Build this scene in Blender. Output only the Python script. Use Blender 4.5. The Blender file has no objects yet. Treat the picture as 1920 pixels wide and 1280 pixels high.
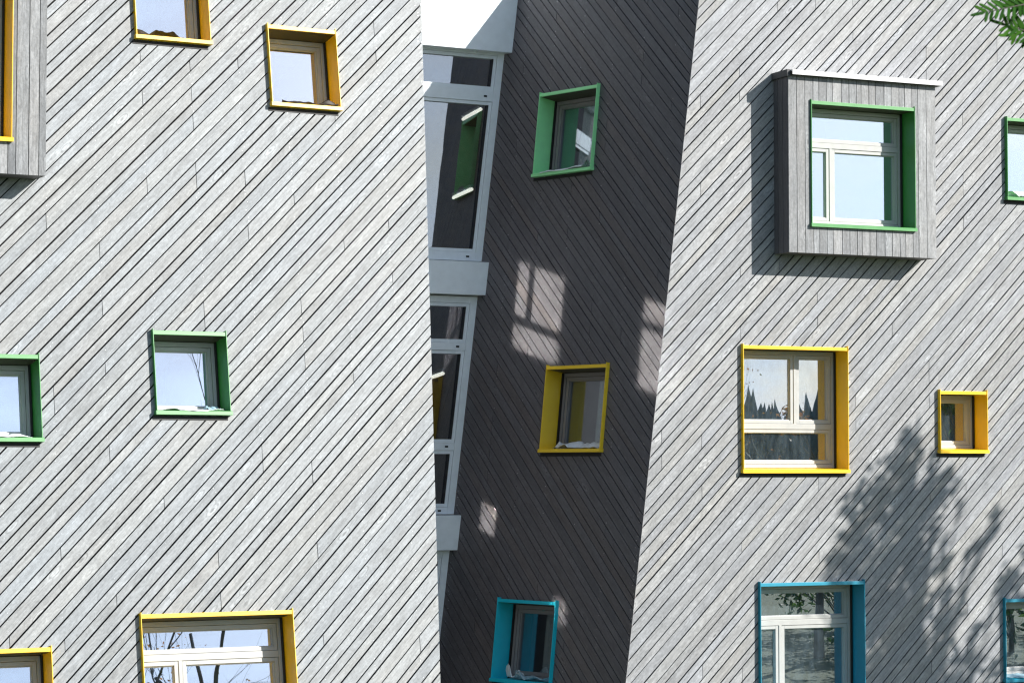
import bpy, bmesh, math, random
from mathutils import Vector, Matrix, noise
R = math.radians
random.seed(7)
S = bpy.context.scene
COL = S.collection

# ------------------------------------------------------------------ camera, world, sun, exposure
F = 4500.0                                    # focal length in photo pixels (1920 wide)
CAMZ = 4.4
PITCH = math.atan(235 / F)
cd = bpy.data.cameras.new('camera'); cam = bpy.data.objects.new('camera', cd); COL.objects.link(cam)
cd.sensor_width = 36; cd.lens = 36 * F / 1920; cd.clip_end = 3000; cd.clip_start = .05
cd.dof.use_dof = True; cd.dof.focus_distance = 29; cd.dof.aperture_fstop = 28
cam.location = (0, 0, CAMZ); cam.rotation_euler = (R(90) + PITCH, 0, 0)
S.camera = cam
SUN_AZ, SUN_EL = 68.0, 28.8                   # azimuth measured from "towards the camera" (-Y) round to +X
sd = Vector((math.sin(R(SUN_AZ)) * math.cos(R(SUN_EL)), -math.cos(R(SUN_AZ)) * math.cos(R(SUN_EL)), math.sin(R(SUN_EL))))
sl = bpy.data.lights.new('sun', 'SUN'); so = bpy.data.objects.new('sun', sl); COL.objects.link(so)
sl.energy = 5.0; sl.angle = R(.55); sl.color = (1, .955, .89)
so.rotation_euler = sd.to_track_quat('Z', 'Y').to_euler(); so.location = (30, -10, 30)
W = bpy.data.worlds.new('World'); S.world = W; W.use_nodes = True
wn = W.node_tree; wn.nodes.clear()
def wnode(t, **k):
    n = wn.nodes.new(t)
    for a, b in k.items(): setattr(n, a, b)
    return n
sky = wnode('ShaderNodeTexSky', sky_type='NISHITA', sun_disc=False)
sky.sun_elevation = R(SUN_EL); sky.sun_rotation = math.atan2(sd.x, sd.y); sky.air_density = 1.0; sky.dust_density = .8; sky.ozone_density = 3
tc = wnode('ShaderNodeTexCoord'); mp = wnode('ShaderNodeMapping'); mp.inputs['Scale'].default_value = (1, 1, 2.6)
nz = wnode('ShaderNodeTexNoise'); nz.inputs['Scale'].default_value = 3.4; nz.inputs['Detail'].default_value = 9; nz.inputs['Roughness'].default_value = .6
rp = wnode('ShaderNodeValToRGB'); rp.color_ramp.elements[0].position = .47; rp.color_ramp.elements[1].position = .68
mx = wnode('ShaderNodeMix', data_type='RGBA'); mx.inputs[7].default_value = (10.0, 12.4, 15.6, 1)
bg = wnode('ShaderNodeBackground'); bg.inputs['Strength'].default_value = .064
ow = wnode('ShaderNodeOutputWorld')
L = wn.links.new
L(tc.outputs['Generated'], mp.inputs['Vector']); L(mp.outputs[0], nz.inputs['Vector']); L(nz.outputs[0], rp.inputs[0])
# bright hazy air round the sun
gd = wnode('ShaderNodeVectorMath', operation='DOT_PRODUCT'); gd.inputs[1].default_value = sd; L(tc.outputs['Generated'], gd.inputs[0])
gm = wnode('ShaderNodeMath', operation='MAXIMUM'); L(gd.outputs['Value'], gm.inputs[0]); gm.inputs[1].default_value = 0
gp = wnode('ShaderNodeMath', operation='POWER'); L(gm.outputs[0], gp.inputs[0]); gp.inputs[1].default_value = 12
gs = wnode('ShaderNodeVectorMath', operation='SCALE'); gs.inputs[0].default_value = (6.6, 7.2, 7.8); L(gp.outputs[0], gs.inputs['Scale'])
ga = wnode('ShaderNodeVectorMath', operation='ADD'); L(mx.outputs[2], ga.inputs[0]); L(gs.outputs[0], ga.inputs[1])
cm = wnode('ShaderNodeMapRange'); cm.inputs['From Min'].default_value = -.2; cm.inputs['From Max'].default_value = .6; cm.inputs['To Min'].default_value = .2; cm.inputs['To Max'].default_value = 1; L(gd.outputs['Value'], cm.inputs[0])
cx = wnode('ShaderNodeMath', operation='MULTIPLY'); L(rp.outputs[0], cx.inputs[0]); L(cm.outputs[0], cx.inputs[1])
L(cx.outputs[0], mx.inputs[0]); L(sky.outputs[0], mx.inputs[6]); L(ga.outputs[0], bg.inputs['Color']); L(bg.outputs[0], ow.inputs[0])
S.view_settings.view_transform = 'Standard'; S.view_settings.look = 'None'; S.view_settings.exposure = .6; S.view_settings.gamma = 1
S.render.resolution_x = 1024; S.render.resolution_y = 682
S.render.engine = 'CYCLES'
S.cycles.use_guiding = True; S.cycles.pixel_filter_type = 'BLACKMAN_HARRIS'; S.cycles.filter_width = 1.25; S.cycles.blur_glossy = 0; S.cycles.sample_clamp_indirect = 0
S.cycles.max_bounces = 8; S.cycles.transparent_max_bounces = 16

# ------------------------------------------------------------------ helpers
def tag(o, label=None, cat=None, group=None, kind=None):
    if label: o['label'] = label
    if cat: o['category'] = cat
    if group: o['group'] = group
    if kind: o['kind'] = kind
    return o
def empty(name, loc=(0, 0, 0), mat=None):
    o = bpy.data.objects.new(name, None); COL.objects.link(o); o.empty_display_size = .2
    if mat is not None: o.matrix_world = mat
    else: o.location = loc
    return o
class MB:
    def __init__(s): s.v = []; s.f = []; s.uv = {}; s.col = {}; s.mi = {}
    def poly(s, pts, uv=None, col=None):
        b = len(s.v); s.v += [tuple(p) for p in pts]; s.f.append(list(range(b, b + len(pts))))
        k = len(s.f) - 1
        if uv: s.uv[k] = uv
        if col: s.col[k] = col
        return k
    def box(s, x0, x1, y0, y1, z0, z1):
        P = [(x0, y0, z0), (x1, y0, z0), (x1, y1, z0), (x0, y1, z0), (x0, y0, z1), (x1, y0, z1), (x1, y1, z1), (x0, y1, z1)]
        b = len(s.v); s.v += P
        for q in ((0, 3, 2, 1), (4, 5, 6, 7), (0, 1, 5, 4), (1, 2, 6, 5), (2, 3, 7, 6), (3, 0, 4, 7)): s.f.append([b + i for i in q])
    def prism(s, pts, y0, y1, uvf=None, col=None):
        """pts: ccw polygon in (x,z) seen from -y; y0 front, y1 back"""
        n = len(pts); b = len(s.v)
        s.v += [(x, y0, z) for x, z in pts] + [(x, y1, z) for x, z in pts]
        fs = [list(range(b, b + n)), [b + n + i for i in range(n - 1, -1, -1)]]
        for i in range(n):
            j = (i + 1) % n; fs.append([b + i, b + n + i, b + n + j, b + j])
        for f in fs:
            s.f.append(f); k = len(s.f) - 1
            if uvf: s.uv[k] = [uvf(s.v[q][0], s.v[q][2]) for q in f]
            if col: s.col[k] = col
    def ring(s, x0, x1, z0, z1, t, y0, y1):
        s.box(x0, x0 + t, y0, y1, z0, z1); s.box(x1 - t, x1, y0, y1, z0, z1)
        s.box(x0 + t, x1 - t, y0, y1, z0, z0 + t); s.box(x0 + t, x1 - t, y0, y1, z1 - t, z1)
    def tube(s, pts, rads, n=8):
        rings = []
        for i, p in enumerate(pts):
            p = Vector(p); d = (Vector(pts[min(i + 1, len(pts) - 1)]) - Vector(pts[max(i - 1, 0)])).normalized()
            a = d.cross(Vector((0, 0, 1)) if abs(d.z) < .9 else Vector((1, 0, 0))).normalized(); c = d.cross(a)
            b = len(s.v); s.v += [tuple(p + (a * math.cos(q) + c * math.sin(q)) * rads[i]) for q in [2 * math.pi * k / n for k in range(n)]]
            rings.append(b)
        for i in range(len(rings) - 1):
            for k in range(n):
                k2 = (k + 1) % n; s.f.append([rings[i] + k, rings[i] + k2, rings[i + 1] + k2, rings[i + 1] + k])
        s.f.append([rings[0] + k for k in range(n)][::-1]); s.f.append([rings[-1] + k for k in range(n)])
    def build(s, name, mat, parent=None, mw=None, smooth=False, bevel=0):
        me = bpy.data.meshes.new(name); me.from_pydata(s.v, [], s.f)
        if s.uv:
            ul = me.uv_layers.new(name='UVMap')
            for p in me.polygons:
                c = s.uv.get(p.index)
                if c:
                    for li, q in zip(p.loop_indices, c): ul.data[li].uv = q
        if s.col:
            ca = me.color_attributes.new('rnd', 'FLOAT_COLOR', 'CORNER')
            for p in me.polygons:
                c = s.col.get(p.index)
                if c:
                    for li in p.loop_indices: ca.data[li].color = c
        me.materials.append(mat)
        if smooth: me.polygons.foreach_set('use_smooth', [True] * len(me.polygons))
        me.update()
        o = bpy.data.objects.new(name, me); COL.objects.link(o)
        if parent is not None: o.parent = parent
        elif mw is not None: o.matrix_world = mw
        if bevel:
            m = o.modifiers.new('bevel', 'BEVEL'); m.width = bevel; m.segments = 2; m.limit_method = 'ANGLE'
        return o

# ------------------------------------------------------------------ materials
def mat(name):
    m = bpy.data.materials.new(name); m.use_nodes = True
    return m, m.node_tree, m.node_tree.nodes['Principled BSDF']
def nd(nt, t, **k):
    n = nt.nodes.new(t)
    for a, b in k.items(): setattr(n, a, b)
    return n
def paint(name, c, rough=.35, var=.06, spec=.5, metal=0, dirt=.12):
    m, nt, p = mat(name); l = nt.links.new
    t = nd(nt, 'ShaderNodeTexCoord'); n = nd(nt, 'ShaderNodeTexNoise'); n.inputs['Scale'].default_value = 9; n.inputs['Detail'].default_value = 6
    l(t.outputs['Object'], n.inputs['Vector'])
    r = nd(nt, 'ShaderNodeValToRGB'); r.color_ramp.elements[0].position = .3; r.color_ramp.elements[1].position = .7
    r.color_ramp.elements[0].color = (*[x * (1 - dirt) for x in c], 1); r.color_ramp.elements[1].color = (*[min(1, x * (1 + var)) for x in c], 1)
    l(n.outputs[0], r.inputs[0]); l(r.outputs[0], p.inputs['Base Color'])
    mr = nd(nt, 'ShaderNodeMapRange'); mr.inputs['To Min'].default_value = rough - .08; mr.inputs['To Max'].default_value = rough + .1
    l(n.outputs[0], mr.inputs[0]); l(mr.outputs[0], p.inputs['Roughness'])
    p.inputs['Specular IOR Level'].default_value = spec; p.inputs['Metallic'].default_value = metal
    return m
def wood(name, cols, rough=.55, spec=.45, knot=.7, contrast=1.3, amp=1.0):
    """weathered board; UV = metres along / across the board, colour attribute rnd = per-board random"""
    m, nt, p = mat(name); l = nt.links.new
    uv = nd(nt, 'ShaderNodeUVMap'); uv.uv_map = 'UVMap'
    at = nd(nt, 'ShaderNodeAttribute'); at.attribute_name = 'rnd'
    sp = nd(nt, 'ShaderNodeSeparateColor'); l(at.outputs['Color'], sp.inputs[0])
    ramp = nd(nt, 'ShaderNodeValToRGB'); e = ramp.color_ramp.elements
    for i, c in enumerate(cols):
        el = e[i] if i < 2 else e.new(1)
        el.position = i / (len(cols) - 1); el.color = (*c, 1)
    e = ramp.color_ramp.elements
    l(sp.outputs[0], ramp.inputs[0])
    def mapped(sx, sy):
        mp = nd(nt, 'ShaderNodeMapping'); mp.inputs['Scale'].default_value = (sx, sy, 1); l(uv.outputs[0], mp.inputs[0]); return mp
    def noi(sx, sy, det=6, dist=0, rg=.6):
        mp = mapped(sx, sy); n = nd(nt, 'ShaderNodeTexNoise'); n.inputs['Scale'].default_value = 1; n.inputs['Detail'].default_value = det
        n.inputs['Distortion'].default_value = dist; n.inputs['Roughness'].default_value = rg; l(mp.outputs[0], n.inputs['Vector']); return n
    def rng(src, a, b, c, d):
        r = nd(nt, 'ShaderNodeMapRange'); r.inputs['From Min'].default_value = a; r.inputs['From Max'].default_value = b
        r.inputs['To Min'].default_value = c; r.inputs['To Max'].default_value = d; l(src, r.inputs[0]); return r
    def mul(a, b):
        x = nd(nt, 'ShaderNodeMath', operation='MULTIPLY'); l(a, x.inputs[0]); l(b, x.inputs[1]); return x.outputs[0]
    k = contrast
    streak = rng(noi(1.6, 42, 4).outputs[0], .3, .7, 1 - .11 * k, 1 + .09 * k).outputs[0]
    blotch = rng(noi(3.4, 9, 6, 1.4).outputs[0], .3, .7, 1 - .15 * k, 1 + .10 * k).outputs[0]
    fine = rng(noi(14, 160, 3).outputs[0], .3, .7, 1 - .13 * k, 1 + .13 * k).outputs[0]
    mott = rng(noi(26, 34, 4, .6).outputs[0], .32, .68, 1 - .12 * k, 1 + .1 * k).outputs[0]
    # cathedral figure
    wm = mapped(.9, 11); wd = nd(nt, 'ShaderNodeTexNoise'); wd.inputs['Scale'].default_value = .9; wd.inputs['Detail'].default_value = 1; l(wm.outputs[0], wd.inputs['Vector'])
    w1 = nd(nt, 'ShaderNodeMath', operation='MULTIPLY'); l(wd.outputs[0], w1.inputs[0]); w1.inputs[1].default_value = 46
    w2 = nd(nt, 'ShaderNodeMath', operation='SINE'); l(w1.outputs[0], w2.inputs[0])
    fig = rng(w2.outputs[0], -1, 1, 1 - .06 * k, 1 + .05 * k).outputs[0]
    # knots: bright swirl with a dark heart
    kv = nd(nt, 'ShaderNodeTexVoronoi'); kv.inputs['Scale'].default_value = 1; kv.inputs['Randomness'].default_value = 1
    km = mapped(1.7, 5.2); l(km.outputs[0], kv.inputs['Vector'])
    kh = nd(nt, 'ShaderNodeValToRGB'); ke = kh.color_ramp.elements
    ke[0].position = 0; ke[0].color = (.5, .5, .5, 1); ke[1].position = .055; ke[1].color = (.8, .8, .8, 1)
    for pos, v in ((.075, 1.25), (.12, 1.42), (.16, .84), (.19, 1.22), (.27, 1.0)):
        q = ke.new(pos); q.color = (v, v, v, 1)
    l(kv.outputs['Distance'], kh.inputs[0])
    sel = nd(nt, 'ShaderNodeSeparateColor'); l(kv.outputs['Color'], sel.inputs[0])
    gt = nd(nt, 'ShaderNodeMath', operation='GREATER_THAN'); l(sel.outputs[0], gt.inputs[0]); gt.inputs[1].default_value = 1 - knot
    kmix = nd(nt, 'ShaderNodeMix', data_type='FLOAT'); l(gt.outputs[0], kmix.inputs[0]); kmix.inputs[2].default_value = 1; l(kh.outputs[0], kmix.inputs[3])
    tot = mul(mul(mul(streak, blotch), mul(fine, mott)), mul(fig, kmix.outputs[0]))
    bright = rng(sp.outputs[1], 0, 1, 1 - .10 * amp, 1 + .10 * amp).outputs[0]
    tot = mul(tot, bright)
    vm = nd(nt, 'ShaderNodeVectorMath', operation='SCALE'); l(ramp.outputs[0], vm.inputs[0]); l(tot, vm.inputs['Scale'])
    # warm / cool stain drifting across a board
    st = noi(.8, 4, 3); sr = rng(st.outputs[0], .45, .75, 0, .4)
    tm = nd(nt, 'ShaderNodeMix', data_type='RGBA', blend_type='MULTIPLY'); l(sr.outputs[0], tm.inputs[0]); l(vm.outputs[0], tm.inputs[6]); tm.inputs[7].default_value = (1.0, .93, .86, 1)
    l(tm.outputs[2], p.inputs['Base Color'])
    p.inputs['Roughness'].default_value = rough; p.inputs['Specular IOR Level'].default_value = spec
    bp = nd(nt, 'ShaderNodeBump'); bp.inputs['Strength'].default_value = .35; bp.inputs['Distance'].default_value = .004
    l(tot, bp.inputs['Height']); l(bp.outputs[0], p.inputs['Normal'])
    return m
def glassmat(name, refl=.45, tint=(.82, .9, .88), film=0):
    m, nt, p = mat(name); l = nt.links.new; nt.nodes.remove(p)
    out = nt.nodes['Material Output']
    tr = nd(nt, 'ShaderNodeBsdfTransparent'); tr.inputs[0].default_value = (*tint, 1)
    gl = nd(nt, 'ShaderNodeBsdfGlossy'); gl.inputs['Color'].default_value = (.88, .91, 1, 1); gl.inputs['Roughness'].default_value = .0
    fr = nd(nt, 'ShaderNodeLayerWeight'); fr.inputs['Blend'].default_value = .35
    mr = nd(nt, 'ShaderNodeMapRange'); mr.inputs['To Min'].default_value = refl; mr.inputs['To Max'].default_value = min(1, refl + .5)
    l(fr.outputs['Fresnel'], mr.inputs[0])
    mi = nd(nt, 'ShaderNodeMixShader'); l(mr.outputs[0], mi.inputs[0]); l(tr.outputs[0], mi.inputs[1]); l(gl.outputs[0], mi.inputs[2])
    # slow ripple of float glass so reflections wobble
    t = nd(nt, 'ShaderNodeTexCoord'); n = nd(nt, 'ShaderNodeTexNoise'); n.inputs['Scale'].default_value = 2.2; n.inputs['Detail'].default_value = 1
    l(t.outputs['Object'], n.inputs['Vector']); b = nd(nt, 'ShaderNodeBump'); b.inputs['Strength'].default_value = .25; b.inputs['Distance'].default_value = .0015
    l(n.outputs[0], b.inputs['Height']); l(b.outputs[0], gl.inputs['Normal'])
    last = mi
    if film:
        df = nd(nt, 'ShaderNodeBsdfDiffuse'); df.inputs['Color'].default_value = (.42, .56, .66, 1)
        n2 = nd(nt, 'ShaderNodeTexNoise'); n2.inputs['Scale'].default_value = 7; n2.inputs['Detail'].default_value = 8; n2.inputs['Roughness'].default_value = .7
        mp = nd(nt, 'ShaderNodeMapping'); mp.inputs['Scale'].default_value = (1.6, 1, .5); l(t.outputs['Object'], mp.inputs[0]); l(mp.outputs[0], n2.inputs['Vector'])
        r2 = nd(nt, 'ShaderNodeMapRange'); r2.inputs['From Min'].default_value = .4; r2.inputs['From Max'].default_value = .75; r2.inputs['To Min'].default_value = film * .25; r2.inputs['To Max'].default_value = film
        l(n2.outputs[0], r2.inputs[0]); m2 = nd(nt, 'ShaderNodeMixShader'); l(r2.outputs[0], m2.inputs[0]); l(mi.outputs[0], m2.inputs[1]); l(df.outputs[0], m2.inputs[2]); last = m2
    l(last.outputs[0], out.inputs[0])
    return m
def cloth(name, c, rough=.8, trans=0):
    m, nt, p = mat(name); l = nt.links.new
    t = nd(nt, 'ShaderNodeTexCoord'); n = nd(nt, 'ShaderNodeTexNoise'); n.inputs['Scale'].default_value = 22; n.inputs['Detail'].default_value = 5
    l(t.outputs['Object'], n.inputs['Vector']); r = nd(nt, 'ShaderNodeValToRGB')
    r.color_ramp.elements[0].color = (*[x * .75 for x in c], 1); r.color_ramp.elements[1].color = (*[min(1, x * 1.15) for x in c], 1)
    l(n.outputs[0], r.inputs[0]); l(r.outputs[0], p.inputs['Base Color']); p.inputs['Roughness'].default_value = rough
    return m
def leafmat(name, cols, thin=False):
    m, nt, p = mat(name); l = nt.links.new
    g = nd(nt, 'ShaderNodeNewGeometry'); r = nd(nt, 'ShaderNodeValToRGB'); e = r.color_ramp.elements
    for i, c in enumerate(cols):
        el = e[i] if i < 2 else e.new(1)
        el.position = i / (len(cols) - 1); el.color = (*c, 1)
    l(g.outputs['Random Per Island'], r.inputs[0]); l(r.outputs[0], p.inputs['Base Color']); p.inputs['Roughness'].default_value = .55
    if thin:
        tl = nd(nt, 'ShaderNodeBsdfTranslucent'); sc_ = nd(nt, 'ShaderNodeVectorMath', operation='SCALE'); l(r.outputs[0], sc_.inputs[0]); sc_.inputs['Scale'].default_value = 1.8; l(sc_.outputs[0], tl.inputs['Color'])
        mi = nd(nt, 'ShaderNodeMixShader'); mi.inputs[0].default_value = .32; l(p.outputs[0], mi.inputs[1]); l(tl.outputs[0], mi.inputs[2]); l(mi.outputs[0], nt.nodes['Material Output'].inputs[0])
    return m
def barkmat(name, c):
    m, nt, p = mat(name); l = nt.links.new
    t = nd(nt, 'ShaderNodeTexCoord'); mp = nd(nt, 'ShaderNodeMapping'); mp.inputs['Scale'].default_value = (1, 1, .25); n = nd(nt, 'ShaderNodeTexNoise'); n.inputs['Scale'].default_value = 18; n.inputs['Detail'].default_value = 6
    l(t.outputs['Object'], mp.inputs[0]); l(mp.outputs[0], n.inputs['Vector']); r = nd(nt, 'ShaderNodeValToRGB')
    r.color_ramp.elements[0].color = (*[x * .5 for x in c], 1); r.color_ramp.elements[1].color = (*[x * 1.4 for x in c], 1)
    l(n.outputs[0], r.inputs[0]); l(r.outputs[0], p.inputs['Base Color']); p.inputs['Roughness'].default_value = .9
    return m
LIGHTW = wood('weathered_larch', [(.260, .281, .297), (.272, .290, .303), (.260, .284, .306), (.279, .289, .293), (.285, .302, .310)])
RIGHTW = wood('weathered_larch_grey', [(.286, .300, .322), (.305, .315, .327), (.294, .308, .332), (.313, .316, .314), (.322, .333, .345)])
DARKW = wood('shaded_stained_larch', [(.112, .110, .120), (.137, .131, .140), (.124, .118, .128), (.143, .128, .129)], knot=.3, contrast=.9, amp=.8)  # bay cheeks are stained; recess boards carry deep shade in the colour
BOXW = wood('bay_boards', [(.17, .18, .192), (.27, .276, .284), (.215, .227, .24), (.33, .334, .34)], contrast=1.5, amp=1.4)
MEMB = paint('black_membrane', (.012, .012, .013), .9, dirt=.2)
YEL = paint('yellow_enamel', (.98, .60, .002), .38, .03, .85, dirt=.05)
GRN = paint('green_enamel', (.045, .27, .05), .38, .03, .95, dirt=.05)
GRN_LIT = paint('lit_green_enamel', (.36, .92, .42), .35, .03, .5, dirt=.05)  # green raised to carry reflected light on the recess surround
TEA = paint('teal_enamel', (.005, .27, .40), .42, .03, .8, dirt=.05)
YEL_LIT = paint('lit_yellow_enamel', (1.0, .66, .035), .35, .03, dirt=.04)  # yellow enamel again, brightened and warmed in place of reflected light
TEA_LIT = paint('lit_teal_enamel', (.01, .55, .70), .35, .03, dirt=.04)  # teal lifted likewise; reflected light sits in the colour
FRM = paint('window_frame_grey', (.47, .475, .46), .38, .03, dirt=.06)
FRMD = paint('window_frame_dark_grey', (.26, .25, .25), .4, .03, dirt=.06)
DBOX = paint('dark_head_box', (.07, .066, .045), .6)  # dark olive box filling the head behind its front strip
ALU = paint('pale_aluminium', (.80, .86, .90), .36, .03, dirt=.05)
ZINC = paint('zinc_flashing', (.62, .62, .62), .35, .05, dirt=.1)
DZINC = paint('dark_zinc', (.06, .06, .065), .5, .05)
RUB = paint('black_rubber', (.012, .012, .012), .6)
LINY = paint('lining_yellow', (.30, .2, .03), .6)
LINB = paint('lining_brown', (.14, .11, .05), .6)
LING = paint('lining_green', (.2, .32, .2), .6)
LINT = paint('lining_teal', (.02, .16, .17), .6)
ROOM = paint('room_plaster', (.26, .23, .19), .8, dirt=.15)
ROOMD = paint('stairwell_lining', (.42, .32, .2), .7, dirt=.2)
OLIVE = paint('stairwell_yellow_wall', (.35, .27, .03), .7, dirt=.1)
GLASS = glassmat('coated_glass', .56)
GLASSD = glassmat('dusty_glass', .42, film=.12)
GLASST = glassmat('stair_glass', .19, (.8, .82, .8))
GLASSC = glassmat('clear_glass', .07, (.85, .9, .9))
STEEL = paint('screw_steel', (.75, .75, .75), .25, metal=.9)
FLANK = paint('low_bounce_flank_boards', (.10, .10, .105), .8, dirt=.2)  # dark tone set so the unseen flank bounces little light on the recess
CONC = paint('render_wall', (.42, .40, .38), .85, dirt=.15)
ROOF = paint('roof_metal', (.22, .23, .24), .6)

# ------------------------------------------------------------------ facade geometry (planes in the world)
cR = Vector((1, 0, 0)); cF = Vector((0, math.cos(PITCH), math.sin(PITCH))); cU = Vector((0, -math.sin(PITCH), math.cos(PITCH)))
EYE = Vector((0, 0, CAMZ))
class Plane:
    """wall plane: yaw of its outward normal (deg, 0 = -Y, + = towards +X) and backward lean (deg)"""
    def __init__(s, yaw, lean, P):
        a, b = R(yaw), R(lean)
        s.u = Vector((math.cos(a), math.sin(a), 0)); nh = Vector((math.sin(a), -math.cos(a), 0))
        s.v = -math.sin(b) * nh + math.cos(b) * Vector((0, 0, 1)); s.n = s.u.cross(s.v); s.P = Vector(P)
        if s.n.dot(nh) < 0: s.n = -s.n
    def at(s, x, y, off=0):
        """local (u,v) where the sight line of photo pixel (x,y) meets the plane moved out by off"""
        r = (x - 960) / F * cR + cF - (y - 640) / F * cU
        O = s.P + s.n * off
        H = EYE + r * ((O - EYE).dot(s.n) / r.dot(s.n)) - s.P
        return H.dot(s.u), H.dot(s.v)
    def w(s, u, v, off=0): return s.P + s.u * u + s.v * v + s.n * off
    def frame(s, u=0, v=0, off=0):
        m = Matrix((s.u, -s.n, s.v)).transposed().to_4x4(); m.translation = s.w(u, v, off); return m
    def vz(s, z): return (z - s.P.z) / s.v.z
def sight(x, y, d): return EYE + ((x - 960) / F * cR + cF - (y - 640) / F * cU) * d
PR = Plane(24.5, 0, sight(1240, 640, 30.0))
PL = Plane(28, 10.2, sight(600, 1100, 25.8))
u_, v_ = PR.at(1173, 1280); PD = Plane(-47, 6.75, PR.w(u_, v_))
u_, v_ = PD.at(903, 490); PG = Plane(28, 0, PD.w(u_, v_))
ZTOP = CAMZ + 6.75
ZTOPL = CAMZ + 7.6
def inter(a, b, z):
    """point of the common line of planes a, b at height z"""
    # solve n_a.(X-Pa)=0, n_b.(X-Pb)=0, X.z=z
    M = Matrix((a.n, b.n, Vector((0, 0, 1)))); return M.inverted() @ Vector((a.n.dot(a.P), b.n.dot(b.P), z))
def loc(pl, X): d = X - pl.P; return d.dot(pl.u), d.dot(pl.v)

building = tag(empty('apartment_building', (2, 31, 0)), 'timber-clad building of two pale leaning blocks with a dark shaded recess and coloured windows', 'building')
bpy.context.view_layer.update()
BINV = building.matrix_world.inverted()
def attach(o, mw):
    o.parent = building; o.matrix_parent_inverse = Matrix(); o.matrix_local = BINV @ mw
    return o

# ------------------------------------------------------------------ cladding
def clip(poly, nx, nz, c):
    """keep nx*x+nz*z <= c"""
    out = []; n = len(poly)
    for i in range(n):
        a, b = poly[i], poly[(i + 1) % n]; da = nx * a[0] + nz * a[1] - c; db = nx * b[0] + nz * b[1] - c
        if da <= 0: out.append(a)
        if (da < 0 < db) or (db < 0 < da):
            t = da / (da - db); out.append((a[0] + (b[0] - a[0]) * t, a[1] + (b[1] - a[1]) * t))
    return out
def area(p): return .5 * sum(p[i][0] * p[(i + 1) % len(p)][1] - p[(i + 1) % len(p)][0] * p[i][1] for i in range(len(p)))
def subtract(polys, rect):
    x0, x1, z0, z1 = rect; out = []
    for p in polys:
        if max(q[0] for q in p) <= x0 or min(q[0] for q in p) >= x1 or max(q[1] for q in p) <= z0 or min(q[1] for q in p) >= z1:
            out.append(p); continue
        out.append(clip(p, 1, 0, x0)); out.append(clip(p, -1, 0, -x1))
        m = clip(clip(p, -1, 0, -x0), 1, 0, x1)
        if len(m) > 2: out.append(clip(m, 0, 1, z0)); out.append(clip(m, 0, -1, -z1))
    return [p for p in out if len(p) > 2 and abs(area(p)) > 2e-5]
def cladding(name, pl, outline, holes, m, rise, seed, label, gap=.0155, phase=0, sr=.0028):
    rnd = random.Random(seed); b = MB(); scr = MB()
    s2 = math.sqrt(.5); du = (s2, s2 * rise); dn = (-s2 * rise, s2)          # along / across the boards
    if area(outline) < 0: outline = outline[::-1]
    ts = [q[0] * dn[0] + q[1] * dn[1] for q in outline]; t = min(ts) - .3 + phase; tmax = max(ts)
    pat = [.076, .114, .114, .076, .114, .076, .114, .076, .114]; i = 0
    while t < tmax:
        wd = pat[i % len(pat)] if rnd.random() < .85 else rnd.choice((.076, .114)); i += 1
        a, c = t + gap * rnd.uniform(.3, .65), t + wd + gap - gap * rnd.uniform(.3, .65)
        t += wd + gap
        p = clip(clip(outline, dn[0], dn[1], c), -dn[0], -dn[1], -a)
        if len(p) < 3: continue
        pieces = [p]; umin, umax = min(q[0] for q in p), max(q[0] for q in p)
        # butt joints stand over vertical battens
        x = umin - rnd.uniform(0, 4.6); x = round(x / .57) * .57
        cuts = []
        while x < umax:
            if x > umin + .15 and x < umax - .15: cuts.append(x)
            x += .57 * rnd.choice((7, 8, 9, 6))
        xs = [umin - 1] + cuts + [umax + 1]
        for k in range(len(xs) - 1):
            q = clip(clip(p, -1, 0, -(xs[k] + .0032)), 1, 0, xs[k + 1] - .0032)
            if len(q) < 3: continue
            ps = [q]
            for h in holes: ps = subtract(ps, h)
            ou, ot = rnd.uniform(0, 60), rnd.uniform(0, 60)
            col = (rnd.random(), rnd.random(), rnd.random(), 1); dy = rnd.uniform(-.0015, .0015)
            for g in ps:
                b.prism(g, dy, .022, lambda x_, z_: (x_ * du[0] + z_ * du[1] + ou, x_ * dn[0] + z_ * dn[1] + ot), col)
            bx = math.ceil(xs[k] / .57) * .57
            while bx < xs[k + 1]:
                for side in (a + .022, c - .022):
                    z = (side - bx * dn[0]) / dn[1] + rnd.uniform(-.006, .006); xx = bx + rnd.choice((-.012, .012)) if abs(bx - xs[k]) > .01 else bx + .02
                    for g in ps:
                        ok = all((g[(j + 1) % len(g)][0] - g[j][0]) * (z - g[j][1]) - (g[(j + 1) % len(g)][1] - g[j][1]) * (xx - g[j][0]) > .002 for j in range(len(g)))
                        if ok: scr.prism([(xx + sr * math.cos(q6), z + sr * math.sin(q6)) for q6 in [2 * math.pi * j / 6 for j in range(6)]], dy - .001, 0.001)
                bx += .57
    o = attach(b.build(name, m), pl.frame()); tag(o, label)
    s = attach(scr.build('screws', STEEL), pl.frame()); tag(s, kind='stuff')
    s.parent = o; s.matrix_parent_inverse = Matrix(); s.matrix_local = Matrix()
    return o
def backing(pl, outline, holes):
    b = MB(); ps = [outline if area(outline) > 0 else outline[::-1]]
    for h in holes: ps = subtract(ps, h)
    for p in ps: b.prism(p, .045, .12)
    return attach(b.build('wall_membrane', MEMB), pl.frame())

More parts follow.
